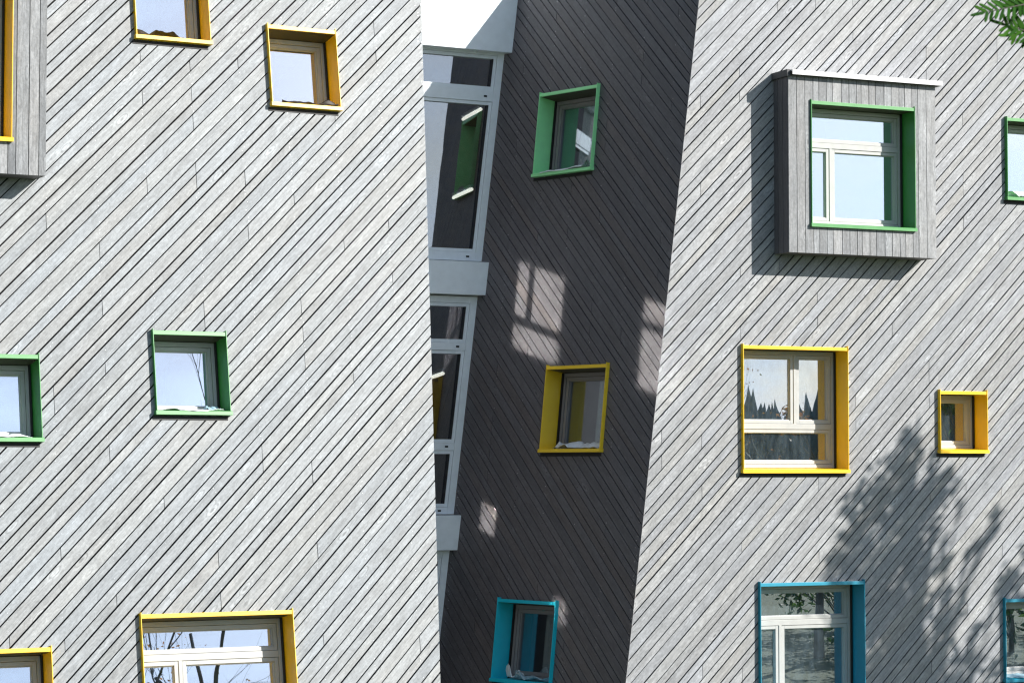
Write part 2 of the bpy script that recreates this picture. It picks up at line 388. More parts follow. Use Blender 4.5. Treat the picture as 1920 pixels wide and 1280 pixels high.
# ------------------------------------------------------------------ windows
P0 = .06                                       # how far the coloured surrounds stand proud of the boards
HOLES = {'L': [], 'R': [], 'D': []}
PLANES = {'L': PL, 'R': PR, 'D': PD}
def sheet(fr, x0, x1, y0, y1, z, m, label, name='protective_film', cat='film', seed=0, amp=.02, hang=0, nx=40, ny=12, taper=True):
    rnd = random.Random(seed); b = MB(); g = []; sx = rnd.uniform(0, 50)
    for j in range(ny + 1):
        for i in range(nx + 1):
            u, v = i / nx, j / ny
            e = math.sin(math.pi * u) ** .35 if taper else 1
            x = x0 + (x1 - x0) * u + .006 * noise.noise((u * 9 + sx, v * 7, 1))
            ym = y1 + (y0 - y1) * (.35 + .65 * e) if taper else y0
            y = y1 + (ym - y1) * v + .01 * noise.noise((u * 7, sx, 4))
            zz = z + max(0, noise.noise((u * 3.2 + sx, v * 1.5, 0)) + .12) * amp * 1.7 + abs(noise.noise((u * 8 + sx, v * 3, 5))) * amp * .35 + .003
            if y < -P0 - .004: zz -= hang * min(1, (-P0 - y) / .02)
            g.append((x, y, zz))
    n = nx + 1; b.v = g + [(x, y, zz - .0022) for x, y, zz in g]; N = len(g)
    for j in range(ny):
        for i in range(nx):
            q = [j * n + i, j * n + i + 1, (j + 1) * n + i + 1, (j + 1) * n + i]; b.f.append(q[::-1]); b.f.append([N + k for k in q])
    for i in range(nx):
        b.f.append([i, i + 1, N + i + 1, N + i]); a = ny * n; b.f.append([a + i, N + a + i, N + a + i + 1, a + i + 1])
    o = b.build(name, m, mw=fr, smooth=True)
    return tag(o, label, cat)
def make_window(key, px, m, layout='single', gl=None, mf=None, label='', inner=None, curtain=None, group=None, pl=None, holes=None, off=P0, oriel=None):
    pl = pl or PLANES[key]; gl = gl or GLASS; mf = mf or FRM
    c = [pl.at(x, y, off) for x, y in px]                     # TL TR BR BL
    x0 = (c[0][0] + c[3][0]) / 2; x1 = (c[1][0] + c[2][0]) / 2; z1 = (c[0][1] + c[1][1]) / 2; z0 = (c[2][1] + c[3][1]) / 2
    W_, H = x1 - x0, z1 - z0; X = W_ / 2; din = .32; base = off - P0
    fr = pl.frame((x0 + x1) / 2, z0, base)
    s = MB()
    s.box(-X, -X + .009, -P0, din, .03, H + .02); s.box(X - .009, X, -P0, din, .03, H + .02)
    s.box(-X + .009, X - .009, -P0 + .008, -P0 + .03, H - .044, H)
    if oriel is None:
        o = attach(s.build('window', m, bevel=.002), fr); par = o
    else:
        par = oriel; o = s.build('surround', m, bevel=.002)
    tag(o, label, None, group) if label else None
    PM = fr if oriel is None else oriel['_fr'] if False else fr
    inv = Matrix() if oriel is None else (OR_FR[oriel.name].inverted() @ fr)
    def sub(b, name, mt, bevel=0, smooth=False):
        q = b.build(name, mt, bevel=bevel, smooth=smooth); q.parent = par; q.matrix_parent_inverse = Matrix(); q.matrix_local = inv; return q
    if oriel is not None: o.parent = par; o.matrix_parent_inverse = Matrix(); o.matrix_local = inv
    hb = MB(); hb.box(-X + .009, X - .009, -P0 + .0305, din, H - .044, H - .004); sub(hb, 'head_box', DBOX)
    # sill: folded metal with a front lip, falling outwards
    s = MB(); prof = [(-P0 - .014, .0), (-P0 - .014, .040), (-P0 - .002, .046), (din, .066), (din, .03), (-P0 - .006, .0)]
    a, b_ = -X - .012, X + .012; n = len(prof); bb = len(s.v)
    s.v += [(a, y, z) for y, z in prof] + [(b_, y, z) for y, z in prof]
    s.f.append([bb + i for i in range(n)]); s.f.append([bb + n + i for i in range(n - 1, -1, -1)])
    for i in range(n): j = (i + 1) % n; s.f.append([bb + i, bb + n + i, bb + n + j, bb + j])
    sub(s, 'sill', m)
    if oriel is None:
        s = MB(); s.box(-X - .03, X - .02, -.005, .004, -.045, -.001)
        k = int(W_ / .09)
        sub(s, 'flange', RUB)
    # frames
    ix0, ix1, iz0, iz1 = -X + .016, X - .016, .064, H - .05
    f = MB(); f.ring(ix0, ix1, iz0, iz1, .05, .255, .33)
    for xa in (ix0, ix1 - .016):
        g = MB(); g.box(xa, xa + .016, .222, .2545, iz0, iz1); sub(g, 'gasket', RUB)
    a0, a1, b0, b1 = ix0 + .05, ix1 - .05, iz0 + .05, iz1 - .05
    panes = []
    fx = lambda t: a0 + (a1 - a0) * t
    fz = lambda t: b0 + (b1 - b0) * t
    T = .035
    if layout == 'single': panes = [(a0, a1, b0, b1)]
    elif layout == 'upper_full':                             # wide light above, narrow + wide casement below
        zt, xm = fz(.70), fx(.29)
        f.box(a0, a1, .260, .33, zt - T, zt + T); f.box(xm - .02, xm + .02, .261, .33, b0, zt - T)
        panes = [(a0, a1, zt + T, b1), (a0, xm - .02, b0, zt - T), (xm + .02, a1, b0, zt - T)]
    elif layout == 'lower_full':
        zt, xm = fz(.345), fx(.62)
        f.box(a0, a1, .260, .33, zt - T, zt + T); f.box(xm - .02, xm + .02, .261, .33, zt + T, b1)
        panes = [(a0, a1, b0, zt - T), (a0, xm - .02, zt + T, b1), (xm + .02, a1, zt + T, b1)]
    elif layout == 'two_rows':
        zt = fz(.62); f.box(a0, a1, .260, .33, zt - T, zt + T); panes = [(a0, a1, zt + T, b1), (a0, a1, b0, zt - T)]
    for (q0, q1, r0, r1) in panes:
        f.ring(q0 + .004, q1 - .004, r0 + .004, r1 - .004, .042, .270, .335)
        f.ring(q0 + .046, q1 - .046, r0 + .046, r1 - .046, .010, .288, .333)
    f.box(ix0 + .016, ix1 - .016, .248, .254, iz0 + .004, iz0 + .03)
    sub(f, 'frame', mf, bevel=.0025)
    for (q0, q1, r0, r1) in panes:
        p = MB(); p.box(q0 + .05, q1 - .05, .308, .314, r0 + .05, r1 - .05); sub(p, 'pane', gl)
    # inside: coloured lining of the opening, then the room
    li = MB(); d2 = .57
    li.box(ix0 - .01, ix0 + .03, .337, d2, iz0 - .02, iz1 + .02); li.box(ix1 - .03, ix1 + .01, .337, d2, iz0 - .02, iz1 + .02)
    li.box(ix0 + .03, ix1 - .03, .337, d2, iz0 - .02, iz0 + .03); li.box(ix0 + .03, ix1 - .03, .337, d2, iz1 - .03, iz1 + .02)
    sub(li, 'lining', inner or {YEL: LINY, GRN: LINB, GRN_LIT: LING, TEA: LINT, YEL_LIT: LINY, TEA_LIT: LINT}[m])
    rm = MB(); e = .22; y0, y1 = .43, 2.4; t = .04
    rx0, rx1, rz0, rz1 = ix0 - e, ix1 + e, iz0 - e, iz1 + e
    rm.box(rx0, rx0 + t, y0, y1, rz0, rz1); rm.box(rx1 - t, rx1, y0, y1, rz0, rz1)
    rm.box(rx0 + t, rx1 - t, y0, y1, rz0, rz0 + t); rm.box(rx0 + t, rx1 - t, y0, y1, rz1 - t, rz1); rm.box(rx0, rx1, y1, y1 + t, rz0, rz1)
    rm.box(rx0 + t, ix0 - .01, y0, y0 + .03, rz0 + t, rz1 - t); rm.box(ix1 + .01, rx1 - t, y0, y0 + .03, rz0 + t, rz1 - t)
    rm.box(ix0 - .01, ix1 + .01, y0, y0 + .03, rz0 + t, iz0 - .02); rm.box(ix0 - .01, ix1 + .01, y0, y0 + .03, iz1 + .02, rz1 - t)
    sub(rm, 'room_wall', ROOM)
    if holes is None: HOLES[key].append((x0 + .004, x1 - .004, z0 + .004, z1 - .004))
    info = dict(fr=fr, W=W_, H=H, ix0=ix0, ix1=ix1, iz0=iz0, iz1=iz1, rect=(x0, x1, z0, z1))
    return o, info
OR_FR = {}
def drape(info, x0, x1, m, label, seed, y=.335, waves=9):
    """curtain hanging inside a window, between fractions x0..x1 of the opening"""
    b = MB(); n = 60; rnd = random.Random(seed); a = info['ix0'] + (info['ix1'] - info['ix0']) * x0; c = info['ix0'] + (info['ix1'] - info['ix0']) * x1
    top, bot = info['iz1'] + .0, info['iz0'] + .02; rows = 8
    for k, dy in ((0, 0), (1, .004)):
        for j in range(rows + 1):
            for i in range(n + 1):
                u = i / n; v = j / rows; sw = 1 + .12 * v
                x = (a + c) / 2 + (u - .5) * (c - a) * sw * .95; yy = y + .018 * math.sin(u * waves * 2 * math.pi + .7 * math.sin(v * 2 + seed)) * (.6 + .4 * v) + dy
                b.v.append((x, yy + .05, top + (bot - top) * v))
    N = (rows + 1) * (n + 1)
    for j in range(rows):
        for i in range(n):
            q = [j * (n + 1) + i, (j + 1) * (n + 1) + i, (j + 1) * (n + 1) + i + 1, j * (n + 1) + i + 1]; b.f.append(q); b.f.append([N + k for k in q[::-1]])
    return tag(b.build('curtain', m, mw=info['fr'], smooth=True), label, 'curtain')

WINDOWS = {}
GW = 'small square windows'
def win(name, *a, **k):
    o, i = make_window(*a, **k); WINDOWS[name] = (o, i); return i
wl1 = win('L1', 'L', [(246, -84), (386, -72), (398, 82), (259, 74)], YEL, label='yellow window cut by the top edge of the photo on the left pale block', group=GW)
wl2 = win('L2', 'L', [(501, 46), (631, 57), (640, 207), (512, 199)], YEL, label='small yellow window high on the left pale block, near its right end', group=GW)
wl3 = win('L3', 'L', [(287, 618), (425, 623), (434, 779), (294, 776)], GRN, label='green window in the middle of the left pale block', group=GW)
wl4 = win('L4', 'L', [(-66, 662), (73, 664), (82, 829), (-60, 826)], GRN, label='green window cut by the left edge of the photo', group=GW)
wl5 = win('L5', 'L', [(266, 1152), (552, 1141), (562, 1372), (274, 1392)], YEL, 'upper_full', label='large yellow window at the bottom of the left pale block')
wl6 = win('L6', 'L', [(-110, 1219), (99, 1213), (106, 1450), (-100, 1455)], YEL, 'upper_full', label='yellow window in the bottom left corner')
wd1 = win('D1', 'D', [(1011, 176), (1119, 158), (1107, 318), (998, 333)], GRN_LIT, gl=GLASSC, mf=FRMD, label='green window at the top of the dark recess wall', group=GW)
wd2 = win('D2', 'D', [(1023, 688), (1137, 680), (1124, 847), (1011, 848)], YEL_LIT, gl=GLASSC, mf=FRMD, label='yellow window in the middle of the dark recess wall', group=GW)
wd3 = win('D3', 'D', [(933, 1123), (1042, 1126), (1029, 1282), (918, 1281)], TEA_LIT, gl=GLASSC, mf=FRMD, label='teal window at the foot of the dark recess wall', group=GW)
wr2 = win('R2', 'R', [(1393, 647), (1590, 651), (1593, 887), (1395, 886)], YEL, 'lower_full', gl=GLASSD, label='large yellow window below the projecting bay')
wr3 = win('R3', 'R', [(1763, 733), (1852, 733), (1853, 849), (1764, 850)], YEL, gl=GLASSD, label='smallest yellow window near the right edge of the photo', group=GW)
wr4 = win('R4', 'R', [(1425, 1092), (1621, 1089), (1625, 1330), (1428, 1334)], TEA, 'upper_full', gl=GLASSD, label='large teal window below the large yellow window')
wr5 = win('R5', 'R', [(1888, 221), (1990, 227), (1990, 379), (1890, 376)], GRN, label='green window cut by the right edge of the photo, high up', group=GW)
wr6 = win('R6', 'R', [(1884, 1122), (1990, 1120), (1992, 1276), (1888, 1277)], TEA, gl=GLASSD, label='teal window cut by the right edge of the photo, low down', group=GW)

# ------------------------------------------------------------------ projecting bays
def oriel(pl, px, d, wpx, m, label, hole, roof=True, seed=3):
    """px: outline of the box's front face, wpx: outline of its window surround; d: how far it projects"""
    c = [pl.at(x, y, d) for x, y in px]
    x0 = (c[0][0] + c[3][0]) / 2; x1 = (c[1][0] + c[2][0]) / 2; z1 = (c[0][1] + c[1][1]) / 2; z0 = (c[2][1] + c[3][1]) / 2
    fr = pl.frame((x0 + x1) / 2, z0, d); X = (x1 - x0) / 2; H = z1 - z0
    q = [pl.at(x, y, d + .03) for x, y in wpx]; cx = (x0 + x1) / 2
    a0 = (q[0][0] + q[3][0]) / 2 - cx; a1 = (q[1][0] + q[2][0]) / 2 - cx; b1 = (q[0][1] + q[1][1]) / 2 - z0; b0 = (q[2][1] + q[3][1]) / 2 - z0
    rnd = random.Random(seed); b = MB()
    def board(poly, y0, y1, col):
        ou, ot = rnd.uniform(0, 50), rnd.uniform(0, 50); b.prism(poly, y0, y1, lambda x, z: (z + ou, x + ot), col)
    x = -X; i = 0; pat = [.13, .12, .12, .09, .12, .09, .13, .11, .12, .08, .12, .10]
    while x < X - .01:
        w = pat[i % len(pat)] * rnd.uniform(.92, 1.05); i += 1; xe = min(X, x + w)
        if X - xe < .06: xe = X
        p = [(x + .004, 0), (xe - .004, 0), (xe - .004, H), (x + .004, H)]
        col = (rnd.random(), rnd.random(), rnd.random(), 1)
        for g in subtract([p], (a0 + .004, a1 - .004, b0 + .004, b1 - .004)): board(g, rnd.uniform(-.001, .001), .022, col)
        x = xe
    o = attach(b.build('oriel', BOXW), fr); tag(o, label); OR_FR[o.name] = fr
    def sub(bb, name, mt, bevel=0):
        s = bb.build(name, mt, bevel=bevel); s.parent = o; s.matrix_parent_inverse = Matrix(); s.matrix_local = Matrix(); return s
    dd = d + .55
    bk = MB()
    for g in subtract([[(-X + .02, .02), (X - .02, .02), (X - .02, H - .02), (-X + .02, H - .02)]], (a0, a1, b0, b1)): bk.prism(g, .03, .07)
    bk.box(-X + .03, X - .03, .071, dd, H - .03, H - .005)
    sub(bk, 'core', MEMB)
    # side cheeks of vertical boards and the soffit
    for sx in (-1, 1):
        ck = MB(); y = .024; k = 0
        while y < dd:
            ye = min(dd, y + .12)
            xa, xb = sx * X, sx * (X - .022); lo, hi = min(xa, xb), max(xa, xb); kb = len(ck.f); ck.box(lo, hi, y, ye - .007, .0, H)
            col = (rnd.random(), rnd.random(), 0, 1); ou = rnd.uniform(0, 40)
            for fi in range(kb, len(ck.f)): ck.col[fi] = col; ck.uv[fi] = [(ck.v[vi][2] + ou, ck.v[vi][1] + ck.v[vi][0] + ou) for vi in ck.f[fi]]
            y = ye
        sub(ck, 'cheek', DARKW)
    sf = MB(); y = .024
    while y < dd:
        ye = min(dd, y + .12); kb = len(sf.f); sf.box(-X + .024, X - .024, y, ye - .006, .001, .02)
        col = (rnd.random(), rnd.random(), 0, 1); ou = rnd.uniform(0, 40)
        for fi in range(kb, len(sf.f)): sf.col[fi] = col; sf.uv[fi] = [(sf.v[vi][0] + ou, sf.v[vi][1] + ou) for vi in sf.f[fi]]
        y = ye
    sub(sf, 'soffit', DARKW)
    if roof:
        r = MB(); r.box(-X + .02, X + .06, -.075, dd, H + .012, H + .034); r.box(-X + .02, X + .06, -.079, -.0755, H - .028, H + .03)
        r.box(X + .057, X + .0605, -.0755, dd, H - .028, H + .011)
        sub(r, 'roof_flashing', ZINC)
        r = MB(); r.box(-X - .03, -X + .018, -.03, dd, H - .045, H + .04); r.box(-X + .02, X - .02, -.03, -.003, H - .03, H - .002); sub(r, 'cap_flashing', DZINC)
    HOLES[hole].append((x0 + .03, x1 - .03, z0 + .03, z1 - .03)) if pl is PLANES[hole] else None
    return o, (x0, x1, z0, z1)
orl, rc = oriel(PR, [(1476, 137), (1757, 158), (1753, 484), (1481, 473)], .36, None or [(1522, 188), (1717, 203), (1717, 433), (1522, 426)], GRN,
                'projecting bay of vertical grey boards around a green window', 'R')
wo, io = make_window('R', [(1522, 188), (1717, 203), (1717, 433), (1522, 426)], GRN, 'upper_full', label='', pl=PR, holes=1, off=.36 + .03, oriel=orl)
u_, v_ = PL.at(91, 345); PLV = Plane(28, 0, PL.w(u_, v_))
orl2, rc2 = oriel(PLV, [(-330, -160), (86, -130), (91, 328), (-330, 308)], .35, [(-190, -60), (21, -45), (28, 262), (-190, 256)], YEL,
                  'projecting bay of vertical grey boards cut by the top left corner', 'L', roof=True, seed=9)
wo2, io2 = make_window('L', [(-190, -60), (21, -45), (28, 262), (-190, 256)], YEL, 'single', label='', pl=PLV, holes=1, off=.35 + .03, oriel=orl2)
HOLES['L'].append((PL.at(-190, 0)[0], PL.at(20, 100)[0], PL.at(0, 250)[1], PL.at(0, -40)[1]))

# ------------------------------------------------------------------ walls
def zl(pl, X): return loc(pl, X)
# right block
a = loc(PR, inter(PR, PD, ZTOP)); b = loc(PR, inter(PR, PD, 0)); far = PR.at(2350, 640)[0]
outR = [b, (far, b[1]), (far, a[1]), a]
cladding('cladding', PR, outR, HOLES['R'], RIGHTW, 1, 11, 'diagonal weathered grey boards of the right block')
backing(PR, outR, HOLES['R'])
# dark return
a = loc(PD, inter(PR, PD, ZTOP)); b = loc(PD, inter(PR, PD, 0)); c = loc(PD, inter(PD, PG, 0)); d = loc(PD, inter(PD, PG, ZTOP))
outD = [c, b, a, d]
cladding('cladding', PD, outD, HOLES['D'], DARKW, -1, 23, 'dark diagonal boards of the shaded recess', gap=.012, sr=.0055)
backing(PD, outD, HOLES['D'])
# left block
e0 = PL.at(790, 0); e1 = PL.at(826, 1280); k = (e1[0] - e0[0]) / (e1[1] - e0[1])
vt, vb = PL.vz(ZTOPL), PL.vz(0); ul = PL.at(-420, 640)[0]
er = lambda v: e0[0] + k * (v - e0[1])
outL = [(ul, vb), (er(vb), vb), (er(vt), vt), (ul, vt)]
cladding('cladding', PL, outL, HOLES['L'], LIGHTW, 1, 5, 'diagonal pale weathered boards of the left block')
backing(PL, outL, HOLES['L'])
# flanks, roofs
bt, tp = PL.w(er(vb), vb, -.03), PL.w(er(vt), vt, -.03)
bk = Vector((-1.25, 9.0, 0))
def quadwall(name, pts, th, m):
    """solid slab from a quad, thickened along its normal"""
    p = [Vector(q) for q in pts]; n = (p[1] - p[0]).cross(p[2] - p[0]).normalized() * th; b = MB(); b.v = [tuple(q) for q in p] + [tuple(q - n) for q in p]
    b.f = [[0, 1, 2, 3], [7, 6, 5, 4]] + [[i, i + 4, (i + 1) % 4 + 4, (i + 1) % 4][::-1] for i in range(4)]
    return attach(b.build(name, m), Matrix())
quadwall('flank_wall', [bt, bt + bk, tp + bk, tp], .12, FLANK)
# windows in the hidden flank: they face the sun and throw its reflection on to the dark wall
u_, v_ = loc(PL, bt), 0
fdir = bk.normalized(); flean = (tp - bt)
def flank_window(y, z, w, h, mull, split=.34):
    # point on the flank at depth y, height z
    k2 = (z - bt.z) / flean.z; base = bt + flean * k2; base = base + bk * ((y - base.y) / bk.y)
    xu = fdir; zu = (flean - xu * flean.dot(xu)).normalized(); yo = zu.cross(xu).normalized()
    if yo.x > 0: yo = -yo                                   # local +y goes into the wall
    M = Matrix((xu, yo, zu)).transposed().to_4x4(); M.translation = base
    f = MB(); f.ring(-w / 2, w / 2, 0, h, .05, -.016, .0)
    cells = [(-w / 2 + .05, w / 2 - .05, .05, h - .05)]
    if mull:
        zt = h * split; xm = w * .18; f.box(-w / 2 + .05, w / 2 - .05, -.015, 0, zt - .06, zt + .06)
        if mull == 2: f.box(xm - .06, xm + .06, -.015, 0, zt + .06, h - .05)
        cells = [(-w / 2 + .05, w / 2 - .05, .05, zt - .06), (-w / 2 + .05, w / 2 - .05, zt + .06, h - .05)] if mull == 1 else [(-w / 2 + .05, w / 2 - .05, .05, zt - .06), (-w / 2 + .05, xm - .06, zt + .06, h - .05), (xm + .06, w / 2 - .05, zt + .06, h - .05)]
    o = attach(f.build('flank_window', FRM), M)
    for a_, b_, c_, d_ in cells:
        p = MB(); p.box(a_, b_, -.010, -.004, c_, d_); q = p.build('pane', FLGL); q.parent = o; q.matrix_parent_inverse = Matrix(); q.matrix_local = Matrix()
    return o
def flank_for(px, py, w, h, mull, split=.34):
    """flank window whose mirrored sun lands on the dark wall where the photo shows a bright patch"""
    nf = -(flean.normalized().cross(fdir)).normalized()
    if nf.x < 0: nf = -nf
    d_ = -sd + nf * (2 * sd.dot(nf)); X = PD.w(*PD.at(px, py)); t = (X - bt).dot(nf) / d_.dot(nf); H = X - d_ * t
    return flank_window(H.y, H.z, w, h, mull, split)
FLGL = bpy.data.materials.new('flank_glass'); FLGL.use_nodes = True; q_ = FLGL.node_tree.nodes['Principled BSDF']
q_.inputs['Base Color'].default_value = (1, 1, 1, 1); q_.inputs['Metallic'].default_value = 1; q_.inputs['Roughness'].default_value = .06
flank_for(1000, 676, 1.15, 1.35, 2)
flank_for(1216, 742, .60, 1.3, 1, .70)
flank_for(911, 1006, .46, .5, 0)
flank_for(1046, 1178, .42, .45, 0)
# back of the left block and the right block's roof / flank so no light leaks in
Lb0, Lt0 = PL.w(ul, vb, -.05), PL.w(ul, vt, -.05)
quadwall('flank_wall', [Lb0 + Vector((0, 9, 0)), Lb0, Lt0, Lt0 + Vector((0, 7, 0))], .1, CONC)
quadwall('roof', [Lt0 + Vector((0, .1, -.05)), tp + Vector((-.1, .1, -.05)), tp + bk + Vector((0, 0, -.05)), Lt0 + Vector((0, 7, -.05))], .15, ROOF)
Rt, Rf = PR.w(*outR[3], -.05), PR.w(*outR[2], -.05)
gt = inter(PD, PG, ZTOP)
dtop = PD.w(*outD[3], -.06)
quadwall('roof', [Rt + Vector((-.0, .05, -.04)), Rf + Vector((0, .05, -.04)), Rf + Vector((0, 8, -.04)), dtop + Vector((.05, 6, -.04))], .15, ROOF)
quadwall('roof', [Rt + Vector((0, .05, -.045)), dtop + Vector((.05, 6, -.045)), dtop + Vector((.02, .03, -.045))], .1, ROOF) if False else None
b = MB(); pts = [Rt + Vector((.03, .03, -.05)), dtop + Vector((.05, 6, -.05)), dtop + Vector((.05, .05, -.05))]
b.v = [tuple(p) for p in pts] + [tuple(p - Vector((0, 0, .1))) for p in pts]; b.f = [[0, 1, 2], [5, 4, 3], [0, 3, 4, 1], [1, 4, 5, 2], [2, 5, 3, 0]]
attach(b.build('roof', ROOF), Matrix())

# ------------------------------------------------------------------ glazed stairwell
ub = lambda z: loc(PG, inter(PD, PG, z))[0]                  # slanted edge against the dark wall
zpx = lambda x, y, off=0: PG.w(*PG.at(x, y, off)).z
UL = -2.4
def band(b, z0, z1, r0=0.0, l=UL, y0=0, y1=.1, off=None):
    """slab between heights z0..z1 from l to the slanted edge minus r0"""
    b.prism([(l, z0 - PG.P.z), (ub(z0) - r0, z0 - PG.P.z), (ub(z1) - r0, z1 - PG.P.z), (l, z1 - PG.P.z)], y0, y1)
def strip(b, z0, z1, r0, r1, y0, y1):
    b.prism([(ub(z0) - r1, z0 - PG.P.z), (ub(z0) - r0, z0 - PG.P.z), (ub(z1) - r0, z1 - PG.P.z), (ub(z1) - r1, z1 - PG.P.z)], y0, y1)
def glazing(ztop, zbot, rails, label, lw):
    """rails: list of (z_low, z_high) transoms incl. bottom rail, top to bottom; lw = stile width"""
    f = MB(); strip(f, zbot, ztop, 0.0, lw, .0, .12)
    top = ztop - .09; band(f, top, ztop, lw + .001, y0=.001, y1=.12); panes = []
    for lo, hi in rails:
        band(f, lo, hi, lw + .001, y0=.001, y1=.12); panes.append((hi, top)); top = lo
    o = attach(f.build('stairwell_glazing', ALU, bevel=.002), PG.frame()); tag(o, label)
    def sub(bb, name, mt):
        s = bb.build(name, mt); s.parent = o; s.matrix_parent_inverse = Matrix(); s.matrix_local = Matrix(); return s
    for z0, z1 in panes:
        s = MB(); t = .045
        strip(s, z0 + .003, z1 - .003, lw + .004, lw + .004 + t, .014, .11); band(s, z0 + .003, z0 + .003 + t, lw + .004 + t, y0=.0145, y1=.11); band(s, z1 - .003 - t, z1 - .003, lw + .004 + t, y0=.0145, y1=.11)
        sub(s, 'sash', ALU)
        g = MB(); strip(g, z0 + .045, z1 - .045, lw + .05, lw + .064, .02, .1); sub(g, 'gasket', RUB)
        p = MB(); band(p, z0 + .04, z1 - .04, lw + .045, y0=.055, y1=.061); sub(p, 'pane', GLASST)
    for lo, hi in rails:
        zc = (lo + hi) / 2 if hi - lo < .14 else lo + (hi - lo) * .45; q = MB(); xr = ub(zc) - lw - .10
        q.box(xr - .045, xr, -.006, .002, zc - PG.P.z - .012, zc - PG.P.z + .012); sub(q, 'drain_cap', RUB)
    return o
zz = lambda y: zpx(880, y)
g1 = glazing(zz(88), zz(489), [(zz(188), zz(166)), (zz(489), zz(473))], 'upper stairwell glazing with pale grey frame and tall pane', .10)
g2 = glazing(zz(556), zz(963), [(zz(657), zz(643)), (zz(844), zz(830)), (zz(963), zz(950))], 'middle stairwell glazing with three panes narrowing downwards', .10)
g3 = glazing(zz(1031), .3, [(zz(1120), zz(1108))], 'lowest stairwell glazing, a narrow sliver beside the left block', .10)
def beam(z0, z1, label, pd=.15):
    b = MB(); e = lambda z: loc(PG, inter(PD, PGo, z))[0]
    PGo = Plane(28, 0, PG.P + PG.n * pd)
    u0 = lambda z: (inter(PD, PGo, z) - PG.P).dot(PG.u)
    b.prism([(UL, z0 - PG.P.z), (u0(z0), z0 - PG.P.z), (u0(z1), z1 - PG.P.z), (UL, z1 - PG.P.z)], -pd, .12)
    return tag(attach(b.build('spandrel_panel', ALU, bevel=.003), PG.frame()), label)
zb = lambda y: zpx(900, y, .15)
beam(zb(94), ZTOPL + .3, 'tall white metal panel above the stairwell glazing, half in sun')
beam(zb(553), zb(491), 'pale metal panel between the upper and middle stairwell glazing')
beam(zb(1030), zb(965), 'small pale metal panel below the middle stairwell glazing')
# stairwell interior
st = MB(); Z0 = PG.P.z
st.box(UL - .2, 1.6, 2.6, 2.7, -Z0, ZTOPL - Z0); st.box(UL - .2, UL - .1, .2, 2.6, -Z0, ZTOPL - Z0); st.box(1.6, 1.7, .9, 2.7, -Z0, ZTOPL - Z0)
st.box(UL - .1, 1.6, .25, 2.6, ZTOPL - Z0 - .1, ZTOPL - Z0)
for y in (520, 997): z = zb(y) - Z0; st.box(UL - .1, 1.6, .25, 2.6, z - .12, z + .12)
attach(st.build('stairwell_wall', ROOMD), PG.frame())
ow_ = MB()
for y in (370, 760): z = zb(y) - Z0; ow_.box(-.95, -.1, 2.2, 2.28, z - 1.2, z + 1.0)
attach(ow_.build('partition_wall', OLIVE), PG.frame())

# lamp tubes seen through the stair glass
LAMP = bpy.data.materials.new('lamp_tube'); LAMP.use_nodes = True; q_ = LAMP.node_tree.nodes['Principled BSDF']; q_.inputs['Emission Color'].default_value = (1, .97, .9, 1); q_.inputs['Emission Strength'].default_value = 1.1
for (xa, ya, xb, yb, d2, lb) in ((868, 224, 902, 205, 33.8, 'slanting white lamp tube behind the top of the tall stair pane'), (850, 371, 885, 355, 33.8, 'slanting white lamp tube lower behind the tall stair pane'), (808, 708, 831, 700, 33.6, 'white lamp tube behind the middle stair glazing')):
    d1 = d2 * (875 - yb) / (875 - ya); A_, B_ = sight(xa, ya, d1), sight(xb, yb, d2); t_ = MB(); t_.tube([A_ - A_, B_ - A_], [.022, .022], 10)
    cl_ = empty('ceiling_light', A_); tag(cl_, lb, 'lamp', 'lamp tubes in the stairwell'); t_.build('tube', LAMP, cl_, smooth=True)
    t_ = MB(); t_.tube([Vector((0, 0, .05)), B_ - A_ + Vector((0, 0, .05))], [.028, .028], 6); t_.build('housing', ALU, cl_)

# ------------------------------------------------------------------ ground
m, nt, p = mat('grass_ground'); n = nd(nt, 'ShaderNodeTexNoise'); n.inputs['Scale'].default_value = 1.5; n.inputs['Detail'].default_value = 8
r = nd(nt, 'ShaderNodeValToRGB'); r.color_ramp.elements[0].color = (.035, .06, .02, 1); r.color_ramp.elements[1].color = (.09, .12, .045, 1)
t = nd(nt, 'ShaderNodeTexCoord'); nt.links.new(t.outputs['Object'], n.inputs['Vector']); nt.links.new(n.outputs[0], r.inputs[0]); nt.links.new(r.outputs[0], p.inputs['Base Color']); p.inputs['Roughness'].default_value = .95
g = MB(); N = 48
for j in range(N + 1):
    for i in range(N + 1):
        x, y = (i / N - .5) * 1600, (j / N - .5) * 1600; dd = math.hypot(x, y)
        g.v.append((x, y, max(0, (dd - 160)) * .015 * (1 + .6 * noise.noise((x * .006, y * .006, 0)))))
for j in range(N):
    for i in range(N): a = j * (N + 1) + i; g.f.append([a, a + 1, a + N + 2, a + N + 1])
tag(g.build('ground', m, smooth=True), kind='structure')

# ------------------------------------------------------------------ protective film left on the sills
FW = cloth('white_film', (.82, .86, .88), .35); FB = cloth('pale_blue_film', (.35, .52, .6), .4); FD = cloth('brown_film', (.035, .026, .016), .5); FGY = cloth('grey_film', (.42, .45, .48), .5)
GS = 'sheets of protective film left on window sills'
def on_sill(i, a, b, m, label, seed, y0=-.05, y1=.2, z=.054, amp=.02, taper=True, hang=0):
    w = i['W']; o = sheet(i['fr'], -w / 2 + w * a, -w / 2 + w * b, y0, y1, z, m, label, seed=seed, amp=amp, taper=taper, hang=hang); o['group'] = GS; return o
on_sill(wl1, .04, .66, FD, 'crumpled dark brown film on the sill of the yellow window at the top edge', 1, amp=.075, y0=-.07, y1=.06, z=.05)
on_sill(wl2, .14, .95, FD, 'thin curled brown strip on a small yellow window sill near the block end', 2, y0=-.072, y1=-.03, z=.048, amp=.06, taper=False)
on_sill(wl3, .06, .97, FW, 'long white film on the green window sill in the middle of the pale block', 3, y0=-.085, amp=.035, hang=.018)
